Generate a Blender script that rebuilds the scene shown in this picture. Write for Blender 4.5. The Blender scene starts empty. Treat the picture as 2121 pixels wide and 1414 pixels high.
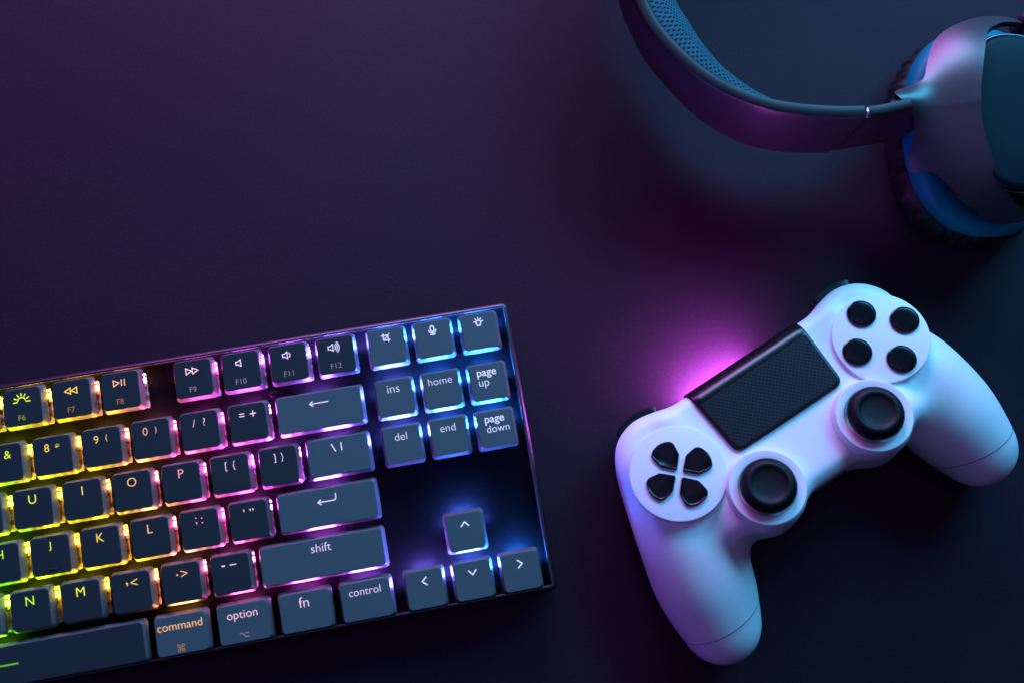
import bpy, bmesh, math, random
import numpy as np
from mathutils import Matrix, Vector, noise
random.seed(7)
R = math.radians
S = 0.001                                    # everything below is written in millimetres
scene = bpy.context.scene
C = scene.collection

# ------------------------------------------------------------------ camera
cam_d = bpy.data.cameras.new('camera')
cam = bpy.data.objects.new('camera', cam_d); C.objects.link(cam)
rows = ((0.99857299, -0.00919358, 0.05260667), (0.00132782, 0.98904014, 0.14764091), (-0.05338746, -0.14736038, 0.98764098))
cam.matrix_world = Matrix.Translation((0, 0, 0.40521556)) @ Matrix(rows).transposed().to_4x4()
cam_d.sensor_width = 36; cam_d.lens = 36*1966.6587/2121
cam_d.clip_start = 0.01; cam_d.clip_end = 20
cam_d.dof.use_dof = True; cam_d.dof.focus_distance = 0.39; cam_d.dof.aperture_fstop = 5.6
scene.camera = cam

# ------------------------------------------------------------------ world, lamps, exposure
w = bpy.data.worlds.new('World'); scene.world = w; w.use_nodes = True
bg = w.node_tree.nodes['Background']
bg.inputs['Color'].default_value = (0.35, 0.32, 0.75, 1); bg.inputs['Strength'].default_value = 0.004

def area(name, loc, target, size, power, col, size_y=None, spread=180):
    l = bpy.data.lights.new(name, 'AREA'); l.energy = power; l.color = col; l.size = size
    if size_y: l.shape = 'RECTANGLE'; l.size_y = size_y
    l.spread = R(spread)
    o = bpy.data.objects.new(name, l); C.objects.link(o); o.location = loc
    o.rotation_euler = (Vector(target)-Vector(loc)).to_track_quat('-Z', 'Y').to_euler()
    return o
area('cyan_lamp', (0.62, 0.86, 0.62), (0.12, 0.02, 0), 0.65, 17.5, (0.08, 0.55, 1.0), 0.45)
area('blue_lamp', (0.00, 0.85, 0.36), (0.05, 0.03, 0.03), 0.45, 7.0, (0.26, 0.58, 1.0), 0.20)
area('magenta_lamp', (-0.13, 0.64, 0.18), (-0.06, 0.08, 0), 0.60, 4.2, (0.80, 0.08, 0.86), 0.12)
area('violet_lamp', (-1.20, -0.20, 0.34), (0.10, 0.02, 0.03), 0.40, 3.0, (0.30, 0.12, 1.0), 0.25)
area('overhead_fill', (-0.05, 0.02, 1.1), (0.0, 0.05, 0), 1.2, 2.1, (0.42, 0.32, 1.0), 1.2)  # added soft violet fill that lifts the desk and the shadows

scene.view_settings.view_transform = 'Standard'; scene.view_settings.look = 'None'
scene.view_settings.exposure = 0.0; scene.view_settings.gamma = 1.0; scene.view_settings.use_curve_mapping = False
scene.render.engine = 'CYCLES'
cy = scene.cycles
cy.use_denoising = True; cy.use_adaptive_sampling = True; cy.adaptive_threshold = 0.004
cy.sample_clamp_indirect = 3.0; cy.max_bounces = 8; cy.use_light_tree = True
cy.blur_glossy = 0.5; cy.caustics_reflective = False; cy.caustics_refractive = False

# ------------------------------------------------------------------ helpers
def mat(name, col, rough=0.5, metal=0.0, spec=0.5, bump=None, var=0.0, coat=0.0):
    """procedural principled material; bump = (scale per metre, strength); var = brightness variation"""
    m = bpy.data.materials.new(name); m.use_nodes = True
    nt = m.node_tree; b = nt.nodes['Principled BSDF']
    b.inputs['Base Color'].default_value = (*col, 1); b.inputs['Roughness'].default_value = rough
    b.inputs['Metallic'].default_value = metal; b.inputs['Specular IOR Level'].default_value = spec
    b.inputs['Coat Weight'].default_value = coat
    tc = nt.nodes.new('ShaderNodeTexCoord')
    if bump:
        n = nt.nodes.new('ShaderNodeTexNoise'); n.inputs['Scale'].default_value = bump[0]; n.inputs['Detail'].default_value = 4
        bp = nt.nodes.new('ShaderNodeBump'); bp.inputs['Strength'].default_value = bump[1]; bp.inputs['Distance'].default_value = 0.0002
        nt.links.new(tc.outputs['Object'], n.inputs['Vector']); nt.links.new(n.outputs['Fac'], bp.inputs['Height'])
        nt.links.new(bp.outputs['Normal'], b.inputs['Normal'])
    if var:
        n2 = nt.nodes.new('ShaderNodeTexNoise'); n2.inputs['Scale'].default_value = 60; n2.inputs['Detail'].default_value = 6
        mr = nt.nodes.new('ShaderNodeMapRange'); mr.inputs['From Min'].default_value = 0.3; mr.inputs['From Max'].default_value = 0.7
        mr.inputs['To Min'].default_value = max(0.02, rough-var); mr.inputs['To Max'].default_value = rough+var
        nt.links.new(tc.outputs['Object'], n2.inputs['Vector']); nt.links.new(n2.outputs['Fac'], mr.inputs['Value'])
        nt.links.new(mr.outputs['Result'], b.inputs['Roughness'])
    return m

def glow_mat(name, strength):
    """lit plastic: colour and level of each lamp come from the object's own colour"""
    m = bpy.data.materials.new(name); m.use_nodes = True; nt = m.node_tree; nt.nodes.clear()
    o = nt.nodes.new('ShaderNodeOutputMaterial'); e = nt.nodes.new('ShaderNodeEmission')
    oi = nt.nodes.new('ShaderNodeObjectInfo'); mu = nt.nodes.new('ShaderNodeMath'); mu.operation = 'MULTIPLY'
    mu.inputs[1].default_value = strength
    nt.links.new(oi.outputs['Color'], e.inputs['Color']); nt.links.new(oi.outputs['Alpha'], mu.inputs[0])
    nt.links.new(mu.outputs[0], e.inputs['Strength']); nt.links.new(e.outputs[0], o.inputs['Surface'])
    return m

def obj(name, bm, m, parent=None, smooth=True, angle=None):
    me = bpy.data.meshes.new(name)
    if isinstance(bm, bmesh.types.BMesh):
        bmesh.ops.recalc_face_normals(bm, faces=bm.faces[:])
        bm.to_mesh(me); bm.free()
    else:
        me.from_pydata([tuple(v) for v in bm[0]], [], [tuple(f) for f in bm[1]])
    me.transform(Matrix.Scale(S, 4))
    me.materials.append(m)
    for p in me.polygons: p.use_smooth = smooth
    if angle: me.set_sharp_from_angle(angle=R(angle))
    o = bpy.data.objects.new(name, me); C.objects.link(o)
    if parent is not None: o.parent = parent
    return o

def thing(name, label, cat, M=None):
    o = bpy.data.objects.new(name, None); C.objects.link(o); o.empty_display_size = 0.02
    if M is not None: o.matrix_world = M
    o['label'] = label; o['category'] = cat
    return o

def rrect(hx, hy, r, n=6):
    pts = []
    for cx, cy_, a0 in ((hx-r, hy-r, 0), (-hx+r, hy-r, 90), (-hx+r, -hy+r, 180), (hx-r, -hy+r, 270)):
        for k in range(n+1):
            a = R(a0+90*k/n); pts.append((cx+r*math.cos(a), cy_+r*math.sin(a)))
    return pts

def loft(bm, loops, cap0=True, cap1=True, closed=True):
    vs = [[bm.verts.new(p) for p in L] for L in loops]
    n = len(vs[0])
    for A, B in zip(vs, vs[1:]):
        for i in range(n if closed else n-1):
            j = (i+1) % n
            bm.faces.new((A[i], A[j], B[j], B[i]))
    if cap0: bm.faces.new(list(reversed(vs[0])))
    if cap1: bm.faces.new(vs[-1])
    return vs

def lathe(bm, prof, c=(0, 0), n=48, sx=1, sy=1):
    """profile [(radius, z)], first/last radius 0 closes the end"""
    rings = []
    for r, z in prof:
        if r < 1e-6: rings.append([bm.verts.new((c[0], c[1], z))])
        else: rings.append([bm.verts.new((c[0]+r*sx*math.cos(2*math.pi*k/n), c[1]+r*sy*math.sin(2*math.pi*k/n), z)) for k in range(n)])
    for A, B in zip(rings, rings[1:]):
        for k in range(n):
            j = (k+1) % n
            if len(A) == 1: bm.faces.new((A[0], B[j], B[k]))
            elif len(B) == 1: bm.faces.new((A[k], A[j], B[0]))
            else: bm.faces.new((A[k], A[j], B[j], B[k]))

def prism(bm, pts, z0, z1, bevel=0.0, seg=2):
    a = [bm.verts.new((x, y, z0)) for x, y in pts]; b = [bm.verts.new((x, y, z1)) for x, y in pts]
    n = len(pts); fs = [bm.faces.new(list(reversed(a))), bm.faces.new(b)]
    for i in range(n): fs.append(bm.faces.new((a[i], a[(i+1) % n], b[(i+1) % n], b[i])))
    if bevel:
        es = list(fs[1].edges)+list(fs[0].edges)
        bmesh.ops.bevel(bm, geom=es, offset=bevel, segments=seg, affect='EDGES', profile=0.6, clamp_overlap=True)

def box(bm, x0, x1, y0, y1, z0, z1, bevel=0.0):
    prism(bm, [(x0, y0), (x1, y0), (x1, y1), (x0, y1)], z0, z1, bevel)

def tube(bm, path, r, n=8, closed=False):
    rings = []; P = [Vector(p) for p in path]; m = len(P)
    for i, p in enumerate(P):
        a = P[(i-1) % m] if closed or i > 0 else P[i]; b = P[(i+1) % m] if closed or i < m-1 else P[i]
        t = (b-a).normalized(); u = t.cross(Vector((0, 0, 1)))
        if u.length < 1e-4: u = t.cross(Vector((1, 0, 0)))
        u.normalize(); v = t.cross(u)
        rings.append([bm.verts.new(p+u*r*math.cos(2*math.pi*k/n)+v*r*math.sin(2*math.pi*k/n)) for k in range(n)])
    for i in range(m if closed else m-1):
        A, B = rings[i], rings[(i+1) % m]
        for k in range(n): bm.faces.new((A[k], A[(k+1) % n], B[(k+1) % n], B[k]))
    if not closed:
        bm.faces.new(rings[0]); bm.faces.new(list(reversed(rings[-1])))

def spline(pts, n=8):
    """Catmull-Rom through the points"""
    P = [Vector(p) for p in pts]; P = [P[0]*2-P[1]]+P+[P[-1]*2-P[-2]]; out = []
    for i in range(1, len(P)-2):
        for k in range(n):
            t = k/n; a, b, c, d = P[i-1:i+3]
            out.append(0.5*((2*b)+(c-a)*t+(2*a-5*b+4*c-d)*t*t+(3*b-a-3*c+d)*t**3))
    out.append(P[-2]); return out

def resample(pts, n):
    P = [Vector(p) for p in pts]; L = [0]
    for a, b in zip(P, P[1:]): L.append(L[-1]+(b-a).length)
    out = []; j = 0
    for k in range(n):
        s = L[-1]*k/(n-1)
        while j < len(P)-2 and L[j+1] < s: j += 1
        f = (s-L[j])/max(1e-9, L[j+1]-L[j]); out.append(P[j].lerp(P[j+1], min(1, max(0, f))))
    return out

# ------------------------------------------------------------------ materials
M = {}
M['case'] = mat('keyboard_case_metal', (0.105, 0.092, 0.105), 0.38, 1.0, 0.5, (2500, 0.25))
M['plate'] = mat('keyboard_plate', (0.0026, 0.0026, 0.0032), 0.75, 0.0, 0.04, (1800, 0.5))
M['key_dark'] = mat('keycap_charcoal', (0.018, 0.033, 0.033), 0.45, 0, 0.2, (3500, 0.20), 0.06)
M['key_grey'] = mat('keycap_grey', (0.064, 0.112, 0.108), 0.48, 0, 0.2, (3500, 0.20), 0.06)
M['key_side'] = mat('keycap_pale_skirt', (0.095, 0.088, 0.095), 0.40, 0, 0.4)
M['switch'] = mat('switch_housing', (0.42, 0.36, 0.33), 0.25, 0, 0.5)
M['stem'] = mat('switch_stem', (0.25, 0.05, 0.02), 0.3)
M['screw'] = mat('screw_steel', (0.02, 0.02, 0.024), 0.4, 1.0)
M['led'] = glow_mat('led_light', 235.0)
M['legend'] = glow_mat('legend_light', 1.6)
M['white'] = mat('controller_white', (0.72, 0.73, 0.76), 0.42, 0, 0.45, (5000, 0.10))
M['gloss_black'] = mat('gloss_black_plastic', (0.005, 0.005, 0.006), 0.16, 0, 0.32)
M['touch_frame'] = mat('touchpad_satin_black', (0.005, 0.005, 0.006), 0.24, 0, 0.28)
M['black'] = mat('black_plastic', (0.006, 0.006, 0.008), 0.30, 0, 0.22)
M['rubber'] = mat('black_rubber', (0.0035, 0.0035, 0.0045), 0.5, 0, 0.2, (3000, 0.3))
M['seam'] = mat('seam_shadow_gap', (0.05, 0.05, 0.045), 0.6)
M['lightbar'] = glow_mat('light_bar_glow', 230.0)
M['band'] = mat('headphone_plastic', (0.018, 0.014, 0.019), 0.45, 0, 0.25, (3000, 0.08))
M['yoke'] = mat('headphone_yoke_satin', (0.028, 0.030, 0.034), 0.34, 0.0, 0.5, (3000, 0.08))
M['blue'] = mat('blue_anodised_ring', (0.001, 0.14, 0.19), 0.45, 0.0, 0.12)
M['cup_plate'] = mat('cup_outer_plate', (0.005, 0.014, 0.020), 0.5, 0, 0.08, (2500, 0.1))
M['chrome'] = mat('polished_trim', (0.14, 0.14, 0.15), 0.25, 1.0)
M['pin'] = mat('bright_hinge_metal', (0.6, 0.58, 0.6), 0.3, 1.0)  # metal brightened so the hinge shows a pink glint
M['leather'] = mat('black_leatherette', (0.006, 0.006, 0.007), 0.55, 0, 0.25, (600, 0.5))

def desk_material():
    m = mat('desk_matte_black', (0.030, 0.030, 0.034), 0.55, 0, 0.13)
    nt = m.node_tree; b = nt.nodes['Principled BSDF']; tc = nt.nodes.new('ShaderNodeTexCoord')
    n = nt.nodes.new('ShaderNodeTexNoise'); n.inputs['Scale'].default_value = 900; n.inputs['Detail'].default_value = 5
    n2 = nt.nodes.new('ShaderNodeTexNoise'); n2.inputs['Scale'].default_value = 9; n2.inputs['Detail'].default_value = 6
    st = nt.nodes.new('ShaderNodeMapping'); st.inputs['Scale'].default_value = (0.25, 1.0, 1.0); st.inputs['Rotation'].default_value = (0, 0, R(-6))
    n3 = nt.nodes.new('ShaderNodeTexNoise'); n3.inputs['Scale'].default_value = 260; n3.inputs['Detail'].default_value = 5
    nt.links.new(tc.outputs['Object'], n.inputs['Vector']); nt.links.new(tc.outputs['Object'], n2.inputs['Vector'])
    nt.links.new(tc.outputs['Object'], st.inputs['Vector']); nt.links.new(st.outputs[0], n3.inputs['Vector'])
    add = nt.nodes.new('ShaderNodeMath'); add.operation = 'ADD'
    nt.links.new(n.outputs['Fac'], add.inputs[0]); nt.links.new(n3.outputs['Fac'], add.inputs[1])
    bp = nt.nodes.new('ShaderNodeBump'); bp.inputs['Strength'].default_value = 0.15; bp.inputs['Distance'].default_value = 0.0003
    nt.links.new(add.outputs[0], bp.inputs['Height']); nt.links.new(bp.outputs['Normal'], b.inputs['Normal'])
    # slightly uneven dye
    cr = nt.nodes.new('ShaderNodeMixRGB'); cr.inputs[1].default_value = (0.0185, 0.0085, 0.0165, 1); cr.inputs[2].default_value = (0.0245, 0.0115, 0.0220, 1)
    nt.links.new(n2.outputs['Fac'], cr.inputs[0])
    gr = nt.nodes.new('ShaderNodeMixRGB'); gr.blend_type = 'MULTIPLY'; gr.inputs[0].default_value = 1.0
    gm = nt.nodes.new('ShaderNodeMapRange'); gm.inputs['From Min'].default_value = 0.35; gm.inputs['From Max'].default_value = 0.65; gm.inputs['To Min'].default_value = 0.84; gm.inputs['To Max'].default_value = 1.16
    nt.links.new(n.outputs['Fac'], gm.inputs['Value']); nt.links.new(cr.outputs[0], gr.inputs[1]); nt.links.new(gm.outputs['Result'], gr.inputs[2])
    # dust: sparse pale specks
    v = nt.nodes.new('ShaderNodeTexVoronoi'); v.inputs['Scale'].default_value = 42
    nt.links.new(tc.outputs['Object'], v.inputs['Vector'])
    lt = nt.nodes.new('ShaderNodeMath'); lt.operation = 'LESS_THAN'; lt.inputs[1].default_value = 0.018
    nt.links.new(v.outputs['Distance'], lt.inputs[0])
    sp = nt.nodes.new('ShaderNodeSeparateColor'); nt.links.new(v.outputs['Color'], sp.inputs[0])
    gt = nt.nodes.new('ShaderNodeMath'); gt.operation = 'GREATER_THAN'; gt.inputs[1].default_value = 0.72
    nt.links.new(sp.outputs[0], gt.inputs[0])
    ml = nt.nodes.new('ShaderNodeMath'); ml.operation = 'MULTIPLY'
    nt.links.new(lt.outputs[0], ml.inputs[0]); nt.links.new(gt.outputs[0], ml.inputs[1])
    mx = nt.nodes.new('ShaderNodeMixRGB'); mx.inputs[2].default_value = (0.16, 0.15, 0.15, 1)
    nt.links.new(gr.outputs[0], mx.inputs[1]); nt.links.new(ml.outputs[0], mx.inputs[0])
    nt.links.new(mx.outputs[0], b.inputs['Base Color'])
    mr = nt.nodes.new('ShaderNodeMapRange'); mr.inputs['To Min'].default_value = 0.58; mr.inputs['To Max'].default_value = 0.72
    nt.links.new(n2.outputs['Fac'], mr.inputs['Value']); nt.links.new(mr.outputs['Result'], b.inputs['Roughness'])
    return m
M['desk'] = desk_material()

def dotted(name, base, hole, pitch_u, pitch_v, thr, rough, bump, use_uv=False, soft=0.15):
    """rows of staggered small holes, from the product of two sines"""
    m = mat(name, base, rough, 0, 0.2); nt = m.node_tree; b = nt.nodes['Principled BSDF']
    tc = nt.nodes.new('ShaderNodeTexCoord'); sx = nt.nodes.new('ShaderNodeSeparateXYZ')
    nt.links.new(tc.outputs['UV' if use_uv else 'Object'], sx.inputs[0]); outs = []
    for i, p in enumerate((pitch_u, pitch_v)):
        a = nt.nodes.new('ShaderNodeMath'); a.operation = 'MULTIPLY'; a.inputs[1].default_value = math.pi/p
        s = nt.nodes.new('ShaderNodeMath'); s.operation = 'SINE'
        nt.links.new(sx.outputs[i], a.inputs[0]); nt.links.new(a.outputs[0], s.inputs[0]); outs.append(s)
    pr = nt.nodes.new('ShaderNodeMath'); pr.operation = 'MULTIPLY'
    nt.links.new(outs[0].outputs[0], pr.inputs[0]); nt.links.new(outs[1].outputs[0], pr.inputs[1])
    mr = nt.nodes.new('ShaderNodeMapRange'); mr.inputs['From Min'].default_value = thr-soft; mr.inputs['From Max'].default_value = thr+soft
    nt.links.new(pr.outputs[0], mr.inputs['Value'])
    mx = nt.nodes.new('ShaderNodeMixRGB'); mx.inputs[1].default_value = (*base, 1); mx.inputs[2].default_value = (*hole, 1)
    nt.links.new(mr.outputs['Result'], mx.inputs[0]); nt.links.new(mx.outputs[0], b.inputs['Base Color'])
    bp = nt.nodes.new('ShaderNodeBump'); bp.invert = True; bp.inputs['Strength'].default_value = bump; bp.inputs['Distance'].default_value = 0.0006
    nt.links.new(mr.outputs['Result'], bp.inputs['Height']); nt.links.new(bp.outputs['Normal'], b.inputs['Normal'])
    return m
M['touch'] = dotted('touch_surface_dotted', (0.0055, 0.0115, 0.015), (0.0006, 0.0008, 0.0012), 0.00098, 0.00098, 0.30, 0.5, 0.6, soft=0.12)
M['mesh_fabric'] = dotted('blue_mesh_fabric', (0.0006, 0.105, 0.125), (0.0004, 0.014, 0.019), 0.0013, 0.0008, 0.35, 0.7, 0.9, True, 0.3)

# ------------------------------------------------------------------ the surface everything lies on
bm = bmesh.new(); prism(bm, [(-1500, -1100), (1500, -1100), (1500, 1500), (-1500, 1500)], -30, 0)
desk = obj('desk_surface', bm, M['desk'], smooth=False); desk['kind'] = 'structure'

# ================================================================== KEYBOARD
KB = Matrix.Translation((-0.09748, 0.04398, 0)) @ Matrix.Rotation(R(9.41398), 4, 'Z')
kb = thing('keyboard', 'black mechanical keyboard with rainbow backlit keys, cut off at the left of the desk', 'keyboard', KB)
P19 = 19.05; GAP = 0.09556; NAV = -0.1602
def kx(u): return (u-12+(NAV if u > 15 else 0))*P19
def ky(r): return -P19*(r+(GAP if r > 0 else 0))
ZP, ZS, ZT = 11.6, 17.7, 22.0               # plate, skirt bottom, keycap top
X0, X1, Y0, Y1 = kx(0)-3.2, 120.0, -107.2, 11.4
# case: raised rim round a recessed plate
cx_, cy_ = (X0+X1)/2, (Y0+Y1)/2; hx, hy = (X1-X0)/2, (Y1-Y0)/2
def rr3(dx, z, r): return [(cx_+x, cy_+y, z) for x, y in rrect(hx-dx, hy-dx, r, 5)]
bm = bmesh.new()
loft(bm, [rr3(1.2, 0.6, 1.6), rr3(0.2, 1.6, 2.2), rr3(0, 14.3, 2.2), rr3(0.15, 14.7, 2.1), rr3(0.95, 15.5, 1.6), rr3(1.15, 15.6, 1.5), rr3(1.9, 15.6, 1.1), rr3(2.0, 15.5, 1.0), rr3(2.05, 11.0, 1.0)], True, False)
cs = obj('case', bm, M['case'], kb, angle=35)
cs.data.materials.append(M['plate'])         # inner wall of the rim darkened to hide LED light on it
for p in cs.data.polygons:
    if p.index >= len(cs.data.polygons)-1-24 and abs(p.normal.z) < 0.4 and p.center.z > 0.012: p.material_index = 1
bm = bmesh.new()
loft(bm, [rr3(2.08, ZP-1.5, 1.0), rr3(2.08, ZP, 1.0)])
obj('plate', bm, M['plate'], kb, smooth=False)
for x in (X0+30, X1-30):
    for y in (Y0+10, Y1-10):
        bm = bmesh.new(); lathe(bm, [(0, 0), (5, 0), (5, 0.65), (0, 0.65)], (x, y), 20); obj('rubber_foot', bm, M['rubber'], kb)

RAMP = [(-200, (0.10, 1.0, 0.0)), (-90, (0.30, 0.95, 0.0)), (20, (0.80, 0.74, 0.0)), (200, (1.0, 0.50, 0.01)), (285, (1.0, 0.30, 0.22)),
        (360, (1.0, 0.11, 0.48)), (470, (0.88, 0.07, 0.74)), (600, (0.52, 0.10, 1.0)), (720, (0.26, 0.10, 1.0)), (840, (0.09, 0.14, 1.0)), (980, (0.015, 0.17, 1.0)), (1100, (0.01, 0.18, 1.0))]
def led_col(u, r):
    s = 446+104*(u-11.5)-22*r
    s = max(-200, min(1099, s))
    for (a, ca), (b, cb) in zip(RAMP, RAMP[1:]):
        if s <= b:
            t = (s-a)/(b-a); return tuple(ca[i]*(1-t)+cb[i]*t for i in range(3))
    return RAMP[-1][1]

def keycap_bm(wu):
    h = wu*P19/2-1.28; v = P19/2-1.28; bm = bmesh.new()
    def L(dx, z, r): return [(x, y, z) for x, y in rrect(h-dx, v-dx, r, 6)]
    loft(bm, [L(2.3, ZT-1.6, 0.8), L(1.15, ZS+0.6, 1.0), L(0.95, ZS, 1.1), L(0.12, ZS, 1.4), L(0, ZS+0.15, 1.5), L(0.85, ZT-0.5, 1.5), L(0.97, ZT-0.16, 1.5), L(1.12, ZT, 1.45)])
    return bm
def switch_bm():
    bm = bmesh.new()
    box(bm, -7.6, 7.6, -7.2, 7.0, ZP+0.02, ZP+1.5, 0.2)
    box(bm, -6.9, 6.9, -6.6, 6.4, ZP+1.4, ZP+4.6, 0.5)
    for sx in (-1, 1):                       # clips and notches down the sides of the housing
        for y, a, b_ in ((-5.6, 1.0, 3.2), (-1.5, 0.7, 2.2), (2.1, 0.9, 3.6), (5.3, 0.6, 2.6)):
            x0, x1 = sorted((sx*6.8, sx*7.9)); box(bm, x0, x1, y-a, y+a*0.8, ZP+0.5, ZP+0.5+b_, 0.15)
    return bm
def stem_bm():
    bm = bmesh.new(); box(bm, -2.2, 2.2, -2.2, 2.2, ZP+4.5, ZT-1.5, 0.2)
    for sx in (-1, 1):
        for y in (-3.4, 1.1):
            x0, x1 = sorted((sx*7.0, sx*8.0)); box(bm, x0, x1, y-0.55, y+0.55, ZP+1.6, ZP+2.9, 0.1)
    return bm
def led_bm(hw):
    bm = bmesh.new(); box(bm, -hw, hw, 5.6, 7.3, ZP+1.9, ZP+3.6, 0.2)
    if hw < 5:                               # added glowing strips stand in for LED light on the housing sides
        for x0, x1 in ((-7.75, -7.0), (7.0, 7.75)):
            prism(bm, [(x0, 1.6), (x1, 1.6), (x1, 6.2), (x0, 6.2)], ZP+1.5, ZP+3.0, 0.15)
    return bm

# ---- legends: flat strokes and type, a hair above the keycap
def stroke(bm, pts, wd, closed=False, z=ZT+0.02):
    P = [Vector((p[0], p[1])) for p in pts]; n = len(P); Lp, Rp = [], []
    for i in range(n):
        a = P[(i-1) % n] if (closed or i > 0) else None; b = P[(i+1) % n] if (closed or i < n-1) else None
        d1 = (P[i]-a).normalized() if a is not None else None; d2 = (b-P[i]).normalized() if b is not None else None
        if d1 is None: d1 = d2
        if d2 is None: d2 = d1
        t = (d1+d2)
        t = t.normalized() if t.length > 1e-6 else d1
        nn = Vector((-t.y, t.x)); k = min(2.2, 1/max(0.3, nn.dot(Vector((-d1.y, d1.x)))))
        e = Vector((0, 0))
        if not closed and i == 0: e = -d2*wd*0.35
        if not closed and i == n-1: e = d1*wd*0.35
        Lp.append(bm.verts.new((*(P[i]+e+nn*wd/2*k), z))); Rp.append(bm.verts.new((*(P[i]+e-nn*wd/2*k), z)))
    for i in range(n if closed else n-1):
        j = (i+1) % n; bm.faces.new((Lp[i], Rp[i], Rp[j], Lp[j]))
def arc(c, r, a0, a1, n=12): return [(c[0]+r*math.cos(R(a0+(a1-a0)*k/n)), c[1]+r*math.sin(R(a0+(a1-a0)*k/n))) for k in range(n+1)]
deps = None
def type_bm(bm, s, cx, cy, width=None, height=None, bold=-0.011, left=None):
    cu = bpy.data.curves.new('type', 'FONT'); cu.body = s; cu.size = 1.0; cu.offset = bold; cu.resolution_u = 4
    o = bpy.data.objects.new('type', cu); C.objects.link(o)
    dg = bpy.context.evaluated_depsgraph_get(); dg.update()
    me = bpy.data.meshes.new_from_object(o.evaluated_get(dg))
    bpy.data.objects.remove(o); bpy.data.curves.remove(cu)
    co = [v.co.copy() for v in me.vertices]
    x0 = min(c.x for c in co); x1 = max(c.x for c in co); y0 = min(c.y for c in co); y1 = max(c.y for c in co)
    k = width/(x1-x0) if width else height/(y1-y0)
    if width: yc = 0.27                      # words hang on their x-height
    else: yc = (y0+y1)/2
    vs = []
    for c in co:
        px = (c.x-(x0+x1)/2)*k+cx if left is None else (c.x-x0)*k+left
        vs.append(bm.verts.new((px, (c.y-yc)*k+cy, ZT+0.02)))
    for p in me.polygons:
        try: bm.faces.new([vs[i] for i in p.vertices])
        except ValueError: pass
    bpy.data.meshes.remove(me)

LW = 0.40                                    # stroke width of the icons
def ic_tri(bm, x, y, w_, h, d=1): stroke(bm, [(x-d*w_/2, y-h/2), (x+d*w_/2, y), (x-d*w_/2, y+h/2)], LW, True)
def ic_speaker(bm, y, waves):
    x = -0.6-0.35*waves
    stroke(bm, [(x-1.1, y-0.6), (x-0.3, y-0.6), (x+0.8, y-1.35), (x+0.8, y+1.35), (x-0.3, y+0.6), (x-1.1, y+0.6)], LW, True)
    for k in range(waves): stroke(bm, arc((x+0.5, y), 1.35+0.75*k, -38-4*k, 38+4*k), LW)
def two(a, b, h1=3.0, h2=3.0, y1=3.2, y2=3.2, x1=-1.95, x2=2.1):
    def f(bm): type_bm(bm, a, x1, y1, height=h1); type_bm(bm, b, x2, y2, height=h2)
    return f
def word(s, wd, y=3.2, x=-0.2, bold=-0.011): return lambda bm: type_bm(bm, s, x, y, width=wd, bold=bold)
def letter(s, h=3.35, bold=-0.011): return lambda bm: type_bm(bm, s, 0.15, 3.5, height=h, bold=bold)
def fsub(n): return lambda bm: type_bm(bm, 'F%d' % n, -0.5, -4.2, height=2.15, bold=-0.006)
def pgs(a, b, w1, w2):
    def f(bm): type_bm(bm, a, 0, 3.9, width=w1, bold=0.012, left=-4.1); type_bm(bm, b, 0, -0.2, width=w2, bold=-0.006, left=-3.9)
    return f
def i_light(bm, y=3.2):
    stroke(bm, arc((0, y-0.9), 1.5, 10, 170), LW)
    stroke(bm, [(-3.2, y-1.2), (-1.7, y-1.2)], LW); stroke(bm, [(3.2, y-1.2), (1.7, y-1.2)], LW)
    for a in (25, 60, 90, 120, 155): stroke(bm, [(2.1*math.cos(R(a)), y-0.9+2.1*math.sin(R(a))), (3.1*math.cos(R(a)), y-0.9+3.1*math.sin(R(a)))], LW)
def i_dim(bm): i_light(bm)
def i_rew(bm): ic_tri(bm, -1.25, 3.2, 2.2, 2.4, -1); ic_tri(bm, 1.25, 3.2, 2.2, 2.4, -1)
def i_fwd(bm): ic_tri(bm, -1.35, 3.2, 2.2, 2.4); ic_tri(bm, 1.15, 3.2, 2.2, 2.4)
def i_play(bm):
    ic_tri(bm, -1.3, 3.2, 2.2, 2.4); stroke(bm, [(0.7, 2.0), (0.7, 4.4)], LW); stroke(bm, [(1.9, 2.0), (1.9, 4.4)], LW)
def i_back(bm):
    stroke(bm, [(3.7, 3.0), (-3.6, 3.0)], 0.42); stroke(bm, [(-2.5, 4.0), (-3.7, 3.0), (-2.5, 2.0)], 0.42)
def i_enter(bm):
    stroke(bm, [(3.6, 4.6), (3.6, 2.9), (3.3, 2.35), (2.7, 2.1), (-3.4, 2.1)], 0.42); stroke(bm, [(-2.4, 3.1), (-3.6, 2.1), (-2.4, 1.1)], 0.42)
def i_bsl(bm): stroke(bm, [(-2.3, 4.9), (-1.0, 2.0)], 0.42); stroke(bm, [(1.5, 5.0), (1.5, 2.0)], 0.42)
def i_crop(bm):
    y = 3.6
    stroke(bm, [(-0.95, y+1.6), (-0.95, y-0.95), (1.6, y-0.95)], 0.5); stroke(bm, [(-1.6, y+0.95), (0.95, y+0.95), (0.95, y-1.6)], 0.5)
    stroke(bm, [(-0.9, y-0.9), (1.6, y+1.6)], 0.36, z=ZT+0.03)
def i_mic(bm):
    y = 4.2
    stroke(bm, arc((0, y+0.45), 0.72, 0, 180)+arc((0, y-0.45), 0.72, 180, 360), 0.55, True)
    stroke(bm, arc((0, y-0.4), 1.45, 185, 355), 0.5, z=ZT+0.03); stroke(bm, [(0, y-1.6), (0, y-2.3)], 0.55, z=ZT+0.035); stroke(bm, [(-0.9, y-2.4), (0.9, y-2.4)], 0.5, z=ZT+0.04)
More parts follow.
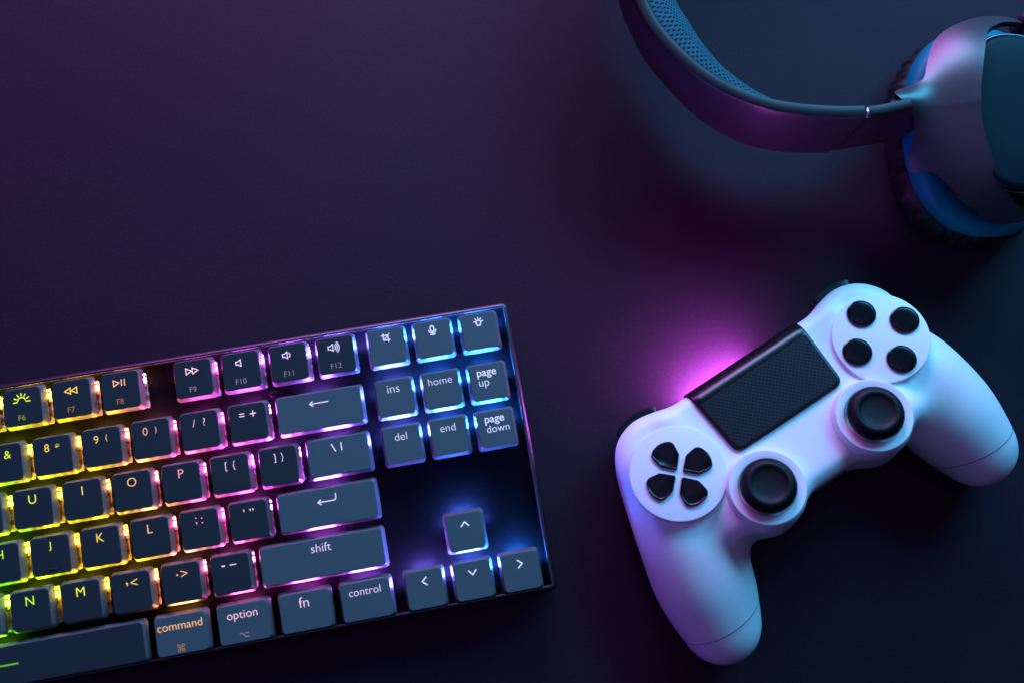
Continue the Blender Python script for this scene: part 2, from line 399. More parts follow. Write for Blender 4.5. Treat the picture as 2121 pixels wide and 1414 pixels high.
def i_bulb(bm):
    y = 3.7
    stroke(bm, [(-0.55, y-1.3), (-1.0, y-0.1), (-0.8, y+0.5), (0, y+0.85), (0.8, y+0.5), (1.0, y-0.1), (0.55, y-1.3)], 0.55, True)
    for a in (10, 50, 90, 130, 170): stroke(bm, [(1.25*math.cos(R(a)), y+0.1+1.25*math.sin(R(a))), (1.9*math.cos(R(a)), y+0.1+1.9*math.sin(R(a)))], 0.48, z=ZT+0.03)
def chev(d):
    def f(bm):
        c = (0.2, 3.0) if d in 'ud' else (0.1, 3.0); a, b = 0.85, 1.5
        pts = {'u': [(-b, -a), (0, a), (b, -a)], 'd': [(-b, a), (0, -a), (b, a)], 'l': [(a, b), (-a, 0), (a, -b)], 'r': [(-a, b), (a, 0), (-a, -b)]}[d]
        stroke(bm, [(c[0]+x, c[1]+y) for x, y in pts], 0.52)
    return f
def i_cmd(bm):
    x, y = -0.6, -5.0
    for sx in (-1, 1):
        for sy in (-1, 1): stroke(bm, arc((x+sx*0.85, y+sy*0.85), 0.5, 0, 360, 14)[:-1], 0.26, True)
    stroke(bm, [(x-0.36, y-0.36), (x+0.36, y-0.36), (x+0.36, y+0.36), (x-0.36, y+0.36)], 0.22, True, ZT+0.03)
def i_opt(bm):
    x, y = -0.2, -4.6
    stroke(bm, [(x-1.7, y+0.75), (x-0.7, y+0.75), (x+0.4, y-0.75), (x+1.7, y-0.75)], 0.3); stroke(bm, [(x+0.3, y+0.75), (x+1.7, y+0.75)], 0.3)
def i_bar(bm): stroke(bm, [(-3.5, 0.4), (10.2, 0.4)], 0.6)

D, G = 'key_dark', 'key_grey'
# (left edge u, width u, row, plastic, what it reads, bright legend, faint legend)
K = [(0, 1, 0, G, 'esc', word('esc', 5.6), None)]
for i in range(4): K.append((2+i, 1, 0, D, 'F%d' % (i+1), (i_light if i < 2 else letter('F')) if i < 2 else i_play, fsub(i+1)))
for i, (g, nm) in enumerate(((i_dim, 'a dimmed light and F5'), (i_light, 'a light and F6'), (i_rew, 'a rewind sign and F7'), (i_play, 'a play and pause sign and F8'))):
    K.append((6.5+i, 1, 0, D, nm, g, fsub(5+i)))
for i, (g, nm) in enumerate(((i_fwd, 'a forward sign and F9'), (lambda b: ic_speaker(b, 3.2, 0), 'a speaker and F10'), (lambda b: ic_speaker(b, 3.2, 1), 'a speaker with one wave and F11'), (lambda b: ic_speaker(b, 3.2, 3), 'a speaker with three waves and F12'))):
    K.append((11+i, 1, 0, D, nm, g, fsub(9+i)))
K += [(15.25, 1, 0, G, 'a cropping sign', i_crop, None), (16.25, 1, 0, G, 'a microphone', i_mic, None), (17.25, 1, 0, G, 'a light bulb', i_bulb, None)]
for i, (a, b) in enumerate(zip('`1234567890/', '~!@#$%^&*()?')):
    K.append((i, 1, 1, D, a+' '+b, two(a, b, h2=1.9 if b in '*~' else 3.0, y2=3.5 if b == '*' else 3.2), None))
def eqp(bm):
    stroke(bm, [(-3.0, 2.7), (-1.2, 2.7)], 0.38); stroke(bm, [(-3.0, 3.7), (-1.2, 3.7)], 0.38)
    stroke(bm, [(1.2, 3.2), (3.4, 3.2)], 0.4); stroke(bm, [(2.3, 2.1), (2.3, 4.3)], 0.4, z=ZT+0.03)
def minus(bm): stroke(bm, [(-3.0, 3.4), (-2.0, 3.4)], 0.5); stroke(bm, [(0.0, 3.4), (2.4, 3.4)], 0.34)
K += [(12, 1, 1, D, '= +', eqp, None), (13, 2, 1, G, 'a left arrow', i_back, None),
      (15.25, 1, 1, G, 'ins', word('ins', 4.9, 3.4), None), (16.25, 1, 1, G, 'home', word('home', 9.6, 3.4), None), (17.25, 1, 1, G, 'page up', pgs('page', 'up', 7.9, 4.2), None)]
K.append((0, 1.5, 2, G, 'tab', word('tab', 5.2), None))
for i, a in enumerate('QWERTYUIOP'): K.append((1.5+i, 1, 2, D, a, letter(a), None))
K += [(11.5, 1, 2, D, '[ {', two('[', '{', 3.5, 3.5, x1=-1.2, x2=1.8), None), (12.5, 1, 2, D, '] }', two(']', '}', 3.5, 3.5, x1=-1.2, x2=1.8), None), (13.5, 1.5, 2, G, '\\ |', i_bsl, None),
      (15.25, 1, 2, G, 'del', word('del', 4.9, 3.0), None), (16.25, 1, 2, G, 'end', word('end', 6.1, 3.3), None), (17.25, 1, 2, G, 'page down', pgs('page', 'down', 7.9, 9.2), None)]
K.append((0, 1.75, 3, G, 'caps lock', word('caps lock', 12), None))
for i, a in enumerate('ASDFGHJKL'): K.append((1.75+i, 1, 3, D, a, letter(a), None))
K += [(10.75, 1, 3, D, '; :', two(';', ':', 3.0, 2.3, x1=-1.0, x2=1.2), None), (11.75, 1, 3, D, "' \"", two('\u2019', '\u201d', 1.15, 1.15, 3.9, 3.9, -1.5, 1.5), None), (12.75, 2.25, 3, G, 'a bent return arrow', i_enter, None)]
K.append((0, 2.25, 4, G, 'shift', word('shift', 7.8, 3.7), None))
for i, a in enumerate('ZXCVBNM'): K.append((2.25+i, 1, 4, D, a, letter(a), None))
K += [(9.25, 1, 4, D, ', <', two(',', '<', 1.5, 2.5, 3.0, 3.4, -1.3, 1.4), None), (10.25, 1, 4, D, '. >', two('.', '>', 0.65, 2.5, 3.2, 3.4, -1.2, 1.4), None), (11.25, 1, 4, D, '- \u2014', minus, None),
      (12.25, 2.75, 4, G, 'shift', word('shift', 7.8, 3.6), None), (16.25, 1, 4, G, 'an up chevron', chev('u'), None)]
K += [(0, 1.25, 5, G, 'control', word('control', 12.3), None), (1.25, 1.25, 5, G, 'option', word('option', 11.6), i_opt), (2.5, 1.25, 5, G, 'command', word('command', 17.3), i_cmd),
      (3.75, 6.25, 5, D, 'nothing but a short bar', i_bar, None),
      (10, 1.25, 5, G, 'command', word('command', 17.0, 3.2, -0.2, -0.009), i_cmd), (11.25, 1.25, 5, G, 'option', word('option', 11.6, 3.1), i_opt), (12.5, 1.25, 5, G, 'fn', word('fn', 3.8, 3.1), None), (13.75, 1.25, 5, G, 'control', word('control', 12.3, 3.3), None),
      (15.25, 1, 5, G, 'a left chevron', chev('l'), None), (16.25, 1, 5, G, 'a down chevron', chev('d'), None), (17.25, 1, 5, G, 'a right chevron', chev('r'), None)]

caps = {}; sw_me = None
sw0 = obj('switch', switch_bm(), M['switch'], kb, smooth=False); st0 = obj('stem', stem_bm(), M['stem'], sw0, smooth=False); first = True
leds = {}
for (u0, wu, r, plastic, reads, bright, faint) in K:
    uc = u0+wu/2; x, y = kx(uc), ky(r); loc = Vector((x, y, 0))*S
    key = (wu, plastic)
    if key not in caps:
        cap = obj('keycap', keycap_bm(wu), M[plastic], kb, angle=40); caps[key] = cap.data
        cap.data.materials.append(M['key_side'])      # pale skirt, its colour lifted so LED spill shows brighter
        for p in cap.data.polygons: p.material_index = 1 if abs(p.normal.z) < 0.55 and p.center.z > ZS*S-1e-5 else 0
    else:
        cap = bpy.data.objects.new('keycap', caps[key]); C.objects.link(cap); cap.parent = kb
    cap.location = loc
    cap['label'] = ('wide grey' if wu > 1.3 else 'grey' if plastic == G else 'charcoal')+' keycap reading '+reads if not reads.startswith(('a ', 'an ', 'nothing')) else ('long charcoal' if wu > 4 else 'wide grey' if wu > 1.3 else 'grey' if plastic == G else 'charcoal')+' keycap marked with '+reads
    if first: sw = sw0; st = st0; first = False
    else:
        sw = sw0.copy(); C.objects.link(sw); sw.parent = kb; st = st0.copy(); C.objects.link(st); st.parent = sw
    sw.location = loc
    hw = 4.6 if wu < 1.2 else 5.2
    if hw not in leds:
        ld = obj('led', led_bm(hw), M['led'], sw); leds[hw] = ld.data
    else:
        ld = bpy.data.objects.new('led', leds[hw]); C.objects.link(ld); ld.parent = sw
    c = led_col(uc, r); ld.color = (*[0.99*q+0.008 for q in c], 0.36+2.4*max(0, min(1, (uc-11.5)/4.5))**1.2)
    # light through the cut-out letters, paler where the eye is dazzled by the lamp right behind
    lc = tuple(0.45*a+0.55 for a in c) if c[2] > 0.5 else (1.0, 0.25+0.75*c[1], 0.10+0.8*c[2])
    if c[0] < 0.9 and c[2] < 0.3: lc = (c[0]+0.05, 1.0, 0.05)
    bm = bmesh.new(); bright(bm); lg = obj('legend', bm, M['legend'], cap, smooth=False); lg.color = (*lc, 0.72 if reads != 'nothing but a short bar' else 0.30)
    if faint:
        bm = bmesh.new(); faint(bm); lg = obj('legend', bm, M['legend'], cap, smooth=False); lg.color = (*lc, 0.22)
    if reads in ('J', 'F'):
        bm = bmesh.new(); box(bm, -1.9, 1.9, -5.6, -5.0, ZT-0.1, ZT+0.3, 0.15); obj('homing_bar', bm, M[plastic], cap)
# screws in the plate between keys
scr0 = None
for u, r in ((13.0, 0.42), (13.46, 2.35), (17.25, 2.28), (17.25, 0.30), (17.25, 5.25), (13.73, 5.35), (5.0, 0.4), (4.5, 3.4)):
    bm = bmesh.new(); lathe(bm, [(0, ZP), (1.55, ZP), (1.55, ZP+0.2), (1.35, ZP+0.32), (0.75, ZP+0.3), (0.6, ZP+0.1), (0, ZP+0.1)], n=20)
    if scr0 is None: s_ = scr0 = obj('screw', bm, M['screw'], kb, angle=40)
    else: bm.free(); s_ = scr0.copy(); C.objects.link(s_); s_.parent = kb
    s_.location = Vector((kx(u) if u < 15.1 else (u-12+NAV)*P19, -P19*(r+GAP), 0))*S

# ================================================================== GAME CONTROLLER
Xl = Vector((0.8445, 0.5350, 0.0238)); Yl = Vector((-0.5087, 0.8153, -0.2766)); Nl = Vector((-0.1674, 0.2215, 0.9607))
PM = Matrix(((Xl.x, Yl.x, Nl.x, 0.13044), (Xl.y, Yl.y, Nl.y, 0.0230), (Xl.z, Yl.z, Nl.z, 0.038), (0, 0, 0, 1)))
pad = thing('game_controller', 'white game controller with two black thumbsticks, lying tilted on the desk', 'game controller', PM)

def smin(a, b, k):
    h = np.clip(0.5+0.5*(b-a)/k, 0, 1); return b*(1-h)+a*h-k*h*(1-h)
def sd_box(x, y, z, c, h, r):
    qx, qy, qz = np.abs(x-c[0])-h[0]+r, np.abs(y-c[1])-h[1]+r, np.abs(z-c[2])-h[2]+r
    return np.sqrt(np.maximum(qx, 0)**2+np.maximum(qy, 0)**2+np.maximum(qz, 0)**2)+np.minimum(np.maximum(qx, np.maximum(qy, qz)), 0)-r
def sd_cyl(x, y, z, c, rad, z0, z1, r):
    d = np.sqrt((x-c[0])**2+(y-c[1])**2)-rad+r; e = np.abs(z-(z0+z1)/2)-(z1-z0)/2+r
    return np.sqrt(np.maximum(d, 0)**2+np.maximum(e, 0)**2)+np.minimum(np.maximum(d, e), 0)-r
def sd_cone(x, y, z, a, b, r1, r2, flat=1.0):
    ab = [b[i]-a[i] for i in range(3)]; L = sum(t*t for t in ab)
    t = np.clip(((x-a[0])*ab[0]+(y-a[1])*ab[1]+(z-a[2])*ab[2])/L, 0, 1)
    return np.sqrt((x-a[0]-t*ab[0])**2+(y-a[1]-t*ab[1])**2+((z-a[2]-t*ab[2])/flat)**2)-(r1+(r2-r1)*t)
def sd_grip(x, y, z, A, B, E):
    """one grip: a tapering tube along a smooth curve through three (x, y, z, radius) points"""
    Q = [(A[0]*1.6-B[0]*0.6, A[1]*1.6-B[1]*0.6, A[2]-1.0, A[3]-1.5), A, B, E]; P = []
    Q = [tuple(2*Q[0][i]-Q[1][i] for i in range(4))]+Q+[tuple(2*Q[-1][i]-Q[-2][i] for i in range(4))]
    for k in range(1, 4):
        for m in range(5):
            t = m/5; p0, p1, p2, p3 = Q[k-1:k+3]
            P.append(tuple(.5*(2*p1[i]+(p2[i]-p0[i])*t+(2*p0[i]-5*p1[i]+4*p2[i]-p3[i])*t*t+(3*p1[i]-p0[i]-3*p2[i]+p3[i])*t**3) for i in range(4)))
    P.append(Q[4]); d = None
    for a, b in zip(P, P[1:]):
        e = sd_cone(x, y, z, a[:3], b[:3], a[3], b[3]); d = e if d is None else smin(d, e, 1.5)
    return d
def sd_body(x, y, z):
    ax = np.abs(x)
    d = sd_box(ax, y, z+0.0*x, (0, 4.0, -13.6), (46, 29.2, 13.0), 6.0)
    # the front edge rolls down behind the touch pad
    d = smin(d, sd_cyl(ax, y, z, (49.85, 18.51), 18.55, -27.5, -1.0, 7.5), 5.0)
    d = smin(d, sd_grip(ax, y, z, (58.6, -9.8, -21.86, 18.44), (61.61, -27.89, -29.59, 19.75), (65.12, -45.44, -36.44, 15.82)), 12.0)
    c = sd_cyl(ax, y, z, (25.3, -15.6), 15.7, -21.0, -1.2, 3.0)
    return smin(d, c, 4.0)
def surface_nets(f, lo, hi, st):
    xs = [np.arange(lo[i], hi[i]+st, st) for i in range(3)]
    X, Y, Z = np.meshgrid(*xs, indexing='ij'); V = f(X, Y, Z); ins = V < 0
    c = np.zeros(np.array(V.shape)-1, int)
    for i in (0, 1):
        for j in (0, 1):
            for k in (0, 1): c += ins[i:V.shape[0]-1+i, j:V.shape[1]-1+j, k:V.shape[2]-1+k]
    cell = (c > 0) & (c < 8); idx = -np.ones(c.shape, int); ii = np.argwhere(cell); idx[cell] = np.arange(len(ii))
    P = np.array(lo)+(ii+0.5)*st
    for _ in range(6):                       # pull every vertex onto the surface
        e = 0.05; x, y, z = P.T; v = f(x, y, z)
        g = np.stack([f(x+e, y, z)-f(x-e, y, z), f(x, y+e, z)-f(x, y-e, z), f(x, y, z+e)-f(x, y, z-e)], 1)/(2*e)
        stp = (v/np.maximum(0.2, (g*g).sum(1)))[:, None]*g; P = P-np.clip(stp, -st*0.6, st*0.6)
    F = []
    for ax in range(3):
        a = np.take(ins, range(0, V.shape[ax]-1), ax); b = np.take(ins, range(1, V.shape[ax]), ax)
        o1, o2 = [t for t in range(3) if t != ax]
        for q in np.argwhere(a != b):
            if min(q[o1], q[o2]) < 1: continue
            def at(d1, d2):
                w_ = q.copy(); w_[o1] -= d1; w_[o2] -= d2; return idx[tuple(w_)]
            fc = [at(0, 0), at(1, 0), at(1, 1), at(0, 1)]
            if a[tuple(q)] == (ax == 1): fc.reverse()
            F.append(fc)
    return P, F
P, F = surface_nets(sd_body, (-86, -66, -54), (86, 42, 4), 1.0)
Fa = np.array(F)
for _ in range(8):                            # even out the last small ripples
    acc = np.zeros_like(P); cnt = np.zeros(len(P))
    for i, j in ((0, 1), (1, 2), (2, 3), (3, 0)):
        for u_, v_ in ((i, j), (j, i)):
            np.add.at(acc, Fa[:, u_], P[Fa[:, v_]]); np.add.at(cnt, Fa[:, u_], 1)
    P = P+0.5*(acc/np.maximum(1, cnt)[:, None]-P)
body = obj('body', (P, F), M['white'], pad)
bmt = bmesh.new(); bmt.from_mesh(body.data); bmesh.ops.recalc_face_normals(bmt, faces=bmt.faces[:]); bmt.to_mesh(body.data); bmt.free()

def ring_of(c, prof, n=64, m='white', name='part', ang=35):
    bm = bmesh.new(); lathe(bm, prof, c, n); return obj(name, bm, M[m], pad, angle=ang)
for s in (-1, 1):
    c = (s*49.4, 8.2)
    ring_of(c, [(0, -6), (18.9, -6), (19.1, 0.35), (18.9, 0.85), (18.4, 1.0), (0, 1.0)], 96, 'white', 'button_plate', 30)
    c = (s*25.3, -15.5)
    ring_of(c, [(15.6, -9), (15.6, -1.0), (15.3, 0.6), (14.6, 3.75), (14.35, 4.05), (14.0, 4.1), (11.2, 3.25), (10.8, 2.8), (10.7, -6.0), (15.0, -9)], 96, 'white', 'stick_collar', 28)
    st = ring_of(c, [(0, -5), (5.5, -5), (5.5, 3.0), (8.0, 4.2), (10.1, 5.0), (10.6, 5.8), (10.65, 6.7), (10.2, 7.8), (9.2, 8.9), (8.2, 9.6), (7.5, 9.75), (6.9, 9.6), (6.3, 9.1), (5.5, 8.85), (3, 8.6), (0, 8.5)], 72, 'rubber', 'thumbstick', 60)
    bm = bmesh.new(); lathe(bm, [(0, -4.2), (10.4, -3.2), (8.4, 0.5), (5.6, 2.2), (5.4, 0.0), (0, 0.0)], c, 48); obj('dust_dome', bm, M['black'], st)
# face buttons
BTN = [(0, 11.9), (11.9, 0.2), (-11.8, 0.1), (0.2, -11.8)]
for dx, dy in BTN:
    ring_of((49.5+dx, 8.4+dy), [(0, 0.2), (5.75, 0.2), (5.75, 1.5), (5.55, 1.95), (5.2, 2.1), (5.02, 1.95), (4.85, 2.12), (4.4, 2.19), (3, 2.22), (0, 2.24)], 48, 'gloss_black', 'face_button', 35)
# direction buttons
half = [(1.9, 0.3), (2.3, 0.7), (6.0, 4.25), (6.8, 4.75), (10.8, 5.35), (12.0, 5.2), (13.1, 4.4), (13.9, 3.0), (14.4, 1.2), (14.45, 0.3)]
outl = half+[(x, -y) for x, y in reversed(half)]

for a in (0, 90, 180, 270):
    ca, sa = math.cos(R(a)), math.sin(R(a)); bm = bmesh.new()
    LL = []
    for k_, z in ((1, 0.2), (1, 1.5), (0.985, 1.9), (0.95, 2.2), (0.91, 2.3), (0.88, 2.2), (0.85, 2.12)):
        LL.append([(-49.3+x*ca-y*sa, 7.6+x*sa+y*ca, z) for x, y in [(8.2+(1.9+(px-1.9)*0.96-8.2)*k_, py*0.96*k_) for px, py in outl]])
    loft(bm, LL)
    obj('direction_button', bm, M['gloss_black'], pad, angle=35)
# touch pad, rolled over the front edge
def tp_loops(inset, lift):
    loops = []
    y0, y1 = 1.7+inset, 34.0-inset*0.4
    ts = [0, .01, .025, .05, .08, .12, .2, .35, .5, .62, .70, .75, .79, .83, .87, .91, .95, .98, 1.0]
    for t in ts:
        yy = y0+(y1-y0)*t
        wv = 25.8+1.9*max(0, (yy-4))/30-inset; r_ = 3.6-inset*0.5
        d = yy-y0
        if d < r_: wv = wv-r_+math.sqrt(max(0, r_*r_-(r_-d)**2))
        zz = 0.9+lift
        if yy > 25.5: q = (yy-25.5)/8.6; zz -= 7.5*(1-math.sqrt(max(0, 1-q*q)))
        loops.append([(wv*(-1+2*k/16), yy, zz) for k in range(17)])
    return loops
bm = bmesh.new(); Lp = tp_loops(0, 0); vs = loft(bm, Lp, False, False, False)
edge = [e for e in bm.edges if e.is_boundary]
ex = bmesh.ops.extrude_edge_only(bm, edges=edge); bmesh.ops.translate(bm, verts=[v for v in ex['geom'] if isinstance(v, bmesh.types.BMVert)], vec=(0, -0.2, -3.5))
bmesh.ops.bevel(bm, geom=edge, offset=0.45, segments=2, affect='EDGES', profile=0.5)
tpd = obj('touchpad', bm, M['touch_frame'], pad, angle=50)
bm = bmesh.new(); Lp = [L for L in tp_loops(1.3, 0.12) if L[0][1] < 27]; loft(bm, Lp, False, False, False)
edge = [e for e in bm.edges if e.is_boundary]
ex = bmesh.ops.extrude_edge_only(bm, edges=edge); bmesh.ops.translate(bm, verts=[v for v in ex['geom'] if isinstance(v, bmesh.types.BMVert)], vec=(0, 0, -0.4))
obj('touch_surface', bm, M['touch'], tpd, angle=50)
# light bar under the front edge
bm = bmesh.new(); prism(bm, [(-24, 31), (8, 31), (7, 33.9), (-23, 33.9)], -25, -18, 0.5)
lb = obj('light_bar', bm, M['lightbar'], pad); lb.color = (0.72, 0.13, 1.0, 1.0)
# shoulder buttons and triggers
for s in (-1, 1):
    def arcpts(r0, r1, a0, a1, n=14):
        A = [(s*(48.9-r1*math.cos(R(a0+(a1-a0)*k/n))), 16.2+r1*math.sin(R(a0+(a1-a0)*k/n))) for k in range(n+1)]
        B = [(s*(48.9-r0*math.cos(R(a1+(a0-a1)*k/n))), 16.2+r0*math.sin(R(a1+(a0-a1)*k/n))) for k in range(n+1)]
        return A+B
    bm = bmesh.new(); prism(bm, arcpts(17, 22.9, 66, 116), -14.5, -6.5, 1.6, 3); obj('shoulder_button', bm, M['black'], pad, angle=40)
    bm = bmesh.new(); prism(bm, arcpts(13, 22.0, 62, 116), -29, -16, 3.0, 3); obj('trigger', bm, M['black'], pad, angle=40)
# black jack plate under the lower edge
bm = bmesh.new(); box(bm, -8.2, 8.2, -26.3, -20, -22, -12.5, 0.6); obj('port_cover', bm, M['black'], pad)
# shell seams round the grips: cut of the grip surface with a slanted plane
for s in (-1, 1):
    nrm = np.array([0.0, -0.88, -0.48]); nrm /= np.linalg.norm(nrm); p0 = np.array([65.2, -43.3, -34.0])
    e1 = np.cross(nrm, (0, 0, 1)); e1 /= np.linalg.norm(e1); e2 = np.cross(e1, nrm); pts = []
    for k in range(72):
        a = 2*math.pi*k/72; d = e1*math.cos(a)+e2*math.sin(a); t0, t1 = 0.0, 30.0
        for _ in range(40):
            tm = (t0+t1)/2; q = p0+d*tm
            if sd_body(*[np.array([v]) for v in q])[0] < 0: t0 = tm
            else: t1 = tm
        q = p0+d*(t0-0.05); pts.append((s*q[0], q[1], q[2]))
    bm = bmesh.new(); tube(bm, pts, 0.16, 6, True); obj('shell_seam', bm, M['seam'], pad)

# ================================================================== HEADPHONES
hp = thing('headphones', 'dark over-ear headphones with blue mesh headband padding, lying behind the game controller', 'headphones', Matrix.Translation((0.15, 0.16, 0)))
HO = Vector((150, 160, 0))
def hobj(name, bm, m, angle=None, parent=None):
    bmesh.ops.translate(bm, verts=bm.verts[:], vec=-HO); return obj(name, bm, M[m], parent or hp, angle=angle)
def mirrored(pts, y=238.0): return [(x, 2*y-yy) for x, yy in reversed(pts)]
half_band = [(159.6, 141.3), (152, 141.0), (142.5, 141.2), (130, 142.2), (118.4, 144.4), (106.5, 149.0), (95.6, 155.2), (86.8, 162.6), (79.0, 171.0), (72.8, 180.0), (68.6, 189.5), (63.5, 203), (60.6, 219), (59.8, 238)]
full = half_band+mirrored(half_band)[1:]
path = resample([Vector((x, y, 0)) for x, y in [tuple(p)[:2] for p in spline([(x, y, 0) for x, y in full], 8)]], 150)
def offset_loft(path, sect, i0=0, i1=None):
    """sweep a cross-section (inward offset, z) along a flat path; sect may depend on the fraction along"""
    loops = []; n = len(path); i1 = n if i1 is None else i1
    for i in range(i0, i1):
        a = path[max(0, i-1)]; b = path[min(n-1, i+1)]; t = (b-a).normalized(); nn = Vector((t.y, -t.x, 0))
        loops.append([tuple(path[i]+nn*o+Vector((0, 0, z))) for o, z in sect(i/(n-1))])
    return loops
def band_sect(f):
    # cut the ends on a slant so the slider meets them on a diagonal
    return [(0.5, 15.4), (-0.6, 17.0), (-1.3, 24), (-1.5, 33), (-1.2, 44), (-0.5, 52), (-0.1, 54.6), (0.35, 55.6), (1.2, 56.0), (3.8, 56.0), (4.8, 55.6), (5.2, 54.8), (5.2, 16.4), (4.4, 15.2)]
def lean(f):                                  # the crown of the band leans: its lower edge sits further in
    t = max(0.0, min(1.0, (min(f, 1-f)-0.06)/0.22)); return 8.0*t*t*(3-2*t)
bm = bmesh.new(); L = offset_loft(path, lambda f: [(o+lean(f)*(56-z)/41, z) for o, z in band_sect(f)])
loft(bm, L); band = hobj('headband', bm, 'band', 38)
# mesh cushion inside the band, tapering away before the ends
def cush_loops():
    loops = []; uv = []; n = len(path); s = 0
    lens = [0]
    for a, b in zip(path, path[1:]): lens.append(lens[-1]+(b-a).length)
    tot = lens[-1]; s0, s1 = 31.0, tot-31.0; m = 130
    for k in range(m):
        sp = s0+(s1-s0)*k/(m-1); i = max(j for j in range(n) if lens[j] <= sp+1e-6); i = min(i, n-2)
        f = (sp-lens[i])/(lens[i+1]-lens[i]); p = path[i].lerp(path[i+1], f); t = (path[i+1]-path[i]).normalized(); nn = Vector((t.y, -t.x, 0))
        e = min(sp-s0, s1-sp); th = 13.5*min(1, (e/62.0))**0.8
        sec = []
        for q in range(15):
            a = math.pi*(q/14)-math.pi/2
            z = 35.5+18.2*math.copysign(abs(math.sin(a))**0.55, math.sin(a)); o = 4.6+th*abs(math.cos(a))**0.45
            o += lean(sp/tot)*(56-z)/41
            sec.append((tuple(p+nn*o+Vector((0, 0, z))), (sp*S, q*3.0*S)))
        loops.append([c for c, _ in sec]); uv.append([u for _, u in sec])
    return loops, uv
Lc, UV = cush_loops(); bm = bmesh.new(); vs = loft(bm, Lc, False, False, False)
lay = bm.loops.layers.uv.new('UVMap'); uvd = {}
for A, B in zip(vs, UV):
    for v, u in zip(A, B): uvd[v] = u
for f in bm.faces:
    for lp in f.loops: lp[lay].uv = uvd[lp.vert]
hobj('headband_padding', bm, 'mesh_fabric')

# slider between band and yoke
spth = resample(spline([(161.1, 141.6, 0), (165, 142.0, 0), (170, 143.0, 0), (175, 144.2, 0), (179, 145.2, 0)], 8), 16)
slid = [(0.7, 17.0), (-0.4, 18.4), (-0.9, 34), (-0.4, 52), (0.0, 54.6), (0.5, 55.3), (1.2, 55.6), (3.6, 55.6), (4.5, 55.2), (4.8, 54.4), (4.8, 18.0), (4.2, 17.0)]
bm = bmesh.new(); L = offset_loft(list(reversed(spth)), lambda f: slid)
for i in range(len(L)):                      # the far end leans out under the yoke
    w_ = max(0.0, 1-i/9.0); L[i] = [(x+(55.6-z)*0.40*w_, y+(55.6-z)*0.05*w_, z) for x, y, z in L[i]]
loft(bm, L); hobj('slider', bm, 'band', 38)
bm = bmesh.new(); tube(bm, [(160.45, 141.6, 54.6), (160.45, 142.4, 55.6), (160.45, 145.2, 55.6)], 0.62, 8); hobj('hinge_pin', bm, 'pin')

# ear cup lying flat: cushion below, blue ring, body, outer plate on top
CC = (226.0, 149.0)
def oval(rx, ry, z, n=96, dx=0, dy=0, p=2.3):
    out = []
    for k in range(n):
        a = 2*math.pi*k/n; c_, s_ = math.cos(a), math.sin(a)
        out.append((CC[0]+dx+rx*math.copysign(abs(c_)**(2/p), c_), CC[1]+dy+ry*math.copysign(abs(s_)**(2/p), s_), z))
    return out
bm = bmesh.new(); loops = []
for j, (dr, z) in enumerate(((-12, 0.3), (-5, 0.2), (-1.0, 1.6), (0.8, 5), (1.2, 9), (0.8, 13), (-0.8, 16.5), (-4, 18.5), (-8, 19))):
    L = []
    for k, (x, y, z_) in enumerate(oval(34.5+dr, 46.5+dr, z, 240)):
        a = 2*math.pi*k/240; amp = 1.5 if 2 <= j <= 7 else 0
        g = amp*noise.noise(Vector((math.cos(a)*16, math.sin(a)*16, j*0.35)))*1.3
        L.append((CC[0]+(x-CC[0])*(1+g/40), CC[1]+(y-CC[1])*(1+g/40), z_))
    loops.append(L)
loft(bm, loops, False, False); cu_ = hobj('ear_cushion', bm, 'leather')
bm = bmesh.new(); loft(bm, [oval(28, 40, 17), oval(33, 45, 17.2), oval(34.3, 46.3, 18.4), oval(34.8, 46.8, 21), oval(34.2, 46.2, 24.5), oval(32.6, 44.6, 27.5), oval(30.2, 42.2, 28.6), oval(27.5, 39.5, 29)]); hobj('blue_ring', bm, 'blue', 40)
bm = bmesh.new(); loft(bm, [oval(28, 40, 27), oval(26.5, 38.5, 31), oval(24.5, 36, 36), oval(23.6, 35, 39), oval(23, 34.6, 41.4), oval(10, 20, 42)]); hobj('ear_cup', bm, 'black', 40)
bm = bmesh.new(); loft(bm, [oval(21.5, 33, 41, dx=3), oval(22.0, 33.5, 43.4, dx=3), oval(21.6, 33.0, 44.8, dx=3), oval(20.6, 32, 45.6, dx=3), oval(19.5, 30.8, 45.9, dx=3), oval(10, 16, 46.1, dx=3)]); cpl = hobj('cup_plate', bm, 'cup_plate', 30)
bm = bmesh.new(); tube(bm, [(p[0], p[1], p[2]) for p in oval(22.6, 34.2, 42.8, 120, dx=2.8)], 0.55, 8, True); hobj('trim_ring', bm, 'chrome', None, cpl)

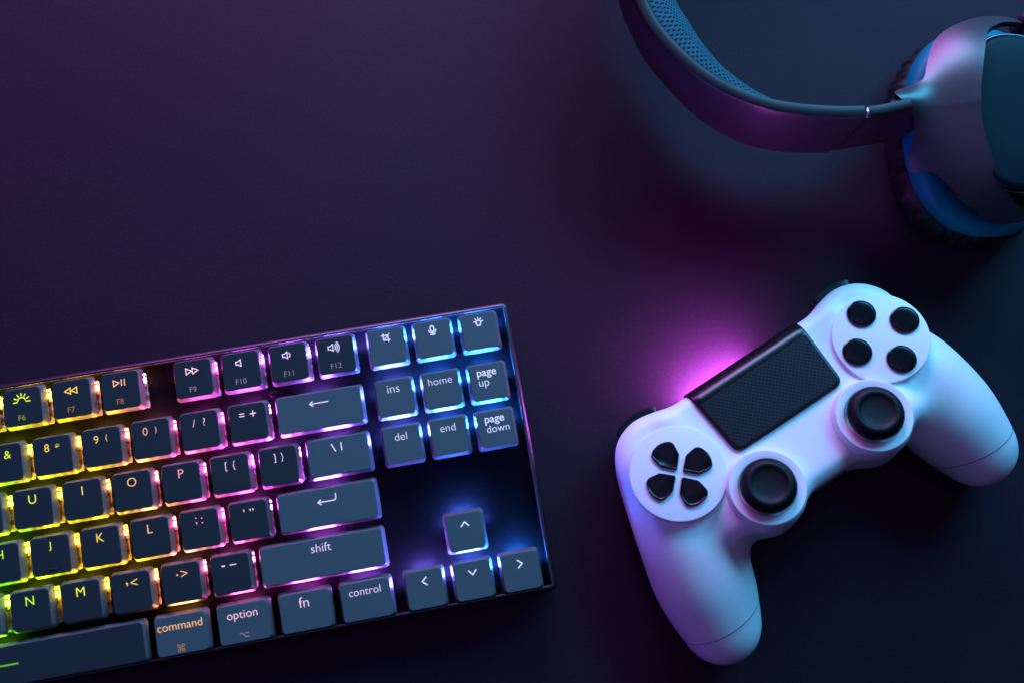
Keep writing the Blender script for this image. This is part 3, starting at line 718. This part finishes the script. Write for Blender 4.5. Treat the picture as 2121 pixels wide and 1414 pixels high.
# yoke: satin strip that wraps the cup from the slider to both pivots
outer = [(240, 193.0, 37), (229, 194.5, 39), (219, 193.6, 40), (210.5, 191.0, 40.5), (204.0, 187.2, 41), (199.8, 182.5, 41), (195.6, 173.6, 41.5), (192.0, 164.6, 42), (186, 161.4, 43.5), (178.0, 157.4, 46), (181.5, 152.5, 45), (185.0, 149.0, 43), (187.6, 143, 38), (187.6, 135.5, 36.5), (188.3, 127.6, 35), (192.6, 126.8, 35), (196.5, 124.6, 35), (203.2, 117.3, 35), (211.2, 109.3, 35), (217.0, 105.2, 35), (223.5, 103.9, 34.5), (231, 104.6, 34), (240, 106.5, 34)]
inner = [(240, 191.5, 46), (229, 190.0, 48), (224.5, 188.2, 49.5), (221.0, 186.0, 50), (218.6, 183.2, 50), (216.8, 179.2, 50.5), (215.0, 174.5, 51), (213.4, 169.5, 51.3), (212.0, 164.3, 51.5), (210.9, 159.2, 51.7), (210.2, 154.5, 51.8), (210.0, 149.5, 51.8), (210.2, 144.0, 51.6), (211.0, 139.0, 51.4), (212.4, 134.0, 51), (214.2, 129.5, 50.4), (216.3, 125.0, 50), (218.8, 120.6, 49.4), (221.5, 116.5, 48.7), (225.0, 112.5, 48), (229, 109.8, 47), (234, 108.6, 46), (240, 108.2, 45)]
def yoke_z(x, y):
    """one smooth dome over the cup, running out into a level neck towards the slider"""
    rho = math.hypot((x-226)/37.0, (y-149)/46.0); z = 53.5-16.5*rho**2.4
    if y < 151: z -= 2.6*(1-math.exp(-(151-y)/9.0))       # a ridge: the lower half falls away
    nk = math.exp(-((y-154)/13.0)**2)/(1+math.exp((x-197)/5.0))
    return z+(45.0-z)*nk
# keep the two edges in step by walking both with the same control-point parameter
def step(pts, m): 
    sp = spline(pts, m); return sp
oo, ii = step(outer, 6), step(inner, 6)
bm = bmesh.new(); rowsY = []
for a, b in zip(oo, ii):
    L = []
    for q in range(13):
        t = q/12; p = a.lerp(b, t); p.z = yoke_z(p.x, p.y); L.append(tuple(p))
    rowsY.append(L)
vs = loft(bm, rowsY, False, False, False)
bmesh.ops.recalc_face_normals(bm, faces=bm.faces[:])
if sum(f.normal.z for f in bm.faces) < 0: bmesh.ops.reverse_faces(bm, faces=bm.faces[:])
bmesh.ops.solidify(bm, geom=bm.faces[:], thickness=2.2)
yk = hobj('yoke', bm, 'yoke', 50)
bm = bmesh.new(); box(bm, 180.5, 194, 147.5, 158, 18, 34, 1.5); hobj('swivel_joint', bm, 'band', 40)
for y in (196.0, 102.0):
    bm = bmesh.new(); lathe(bm, [(0, 28), (3.5, 28), (4, 30), (4, 37), (3, 38.5), (0, 38.5)], (242, y+(-2.5 if y > 149 else 2.5)), 24); hobj('pivot', bm, 'band', 40)
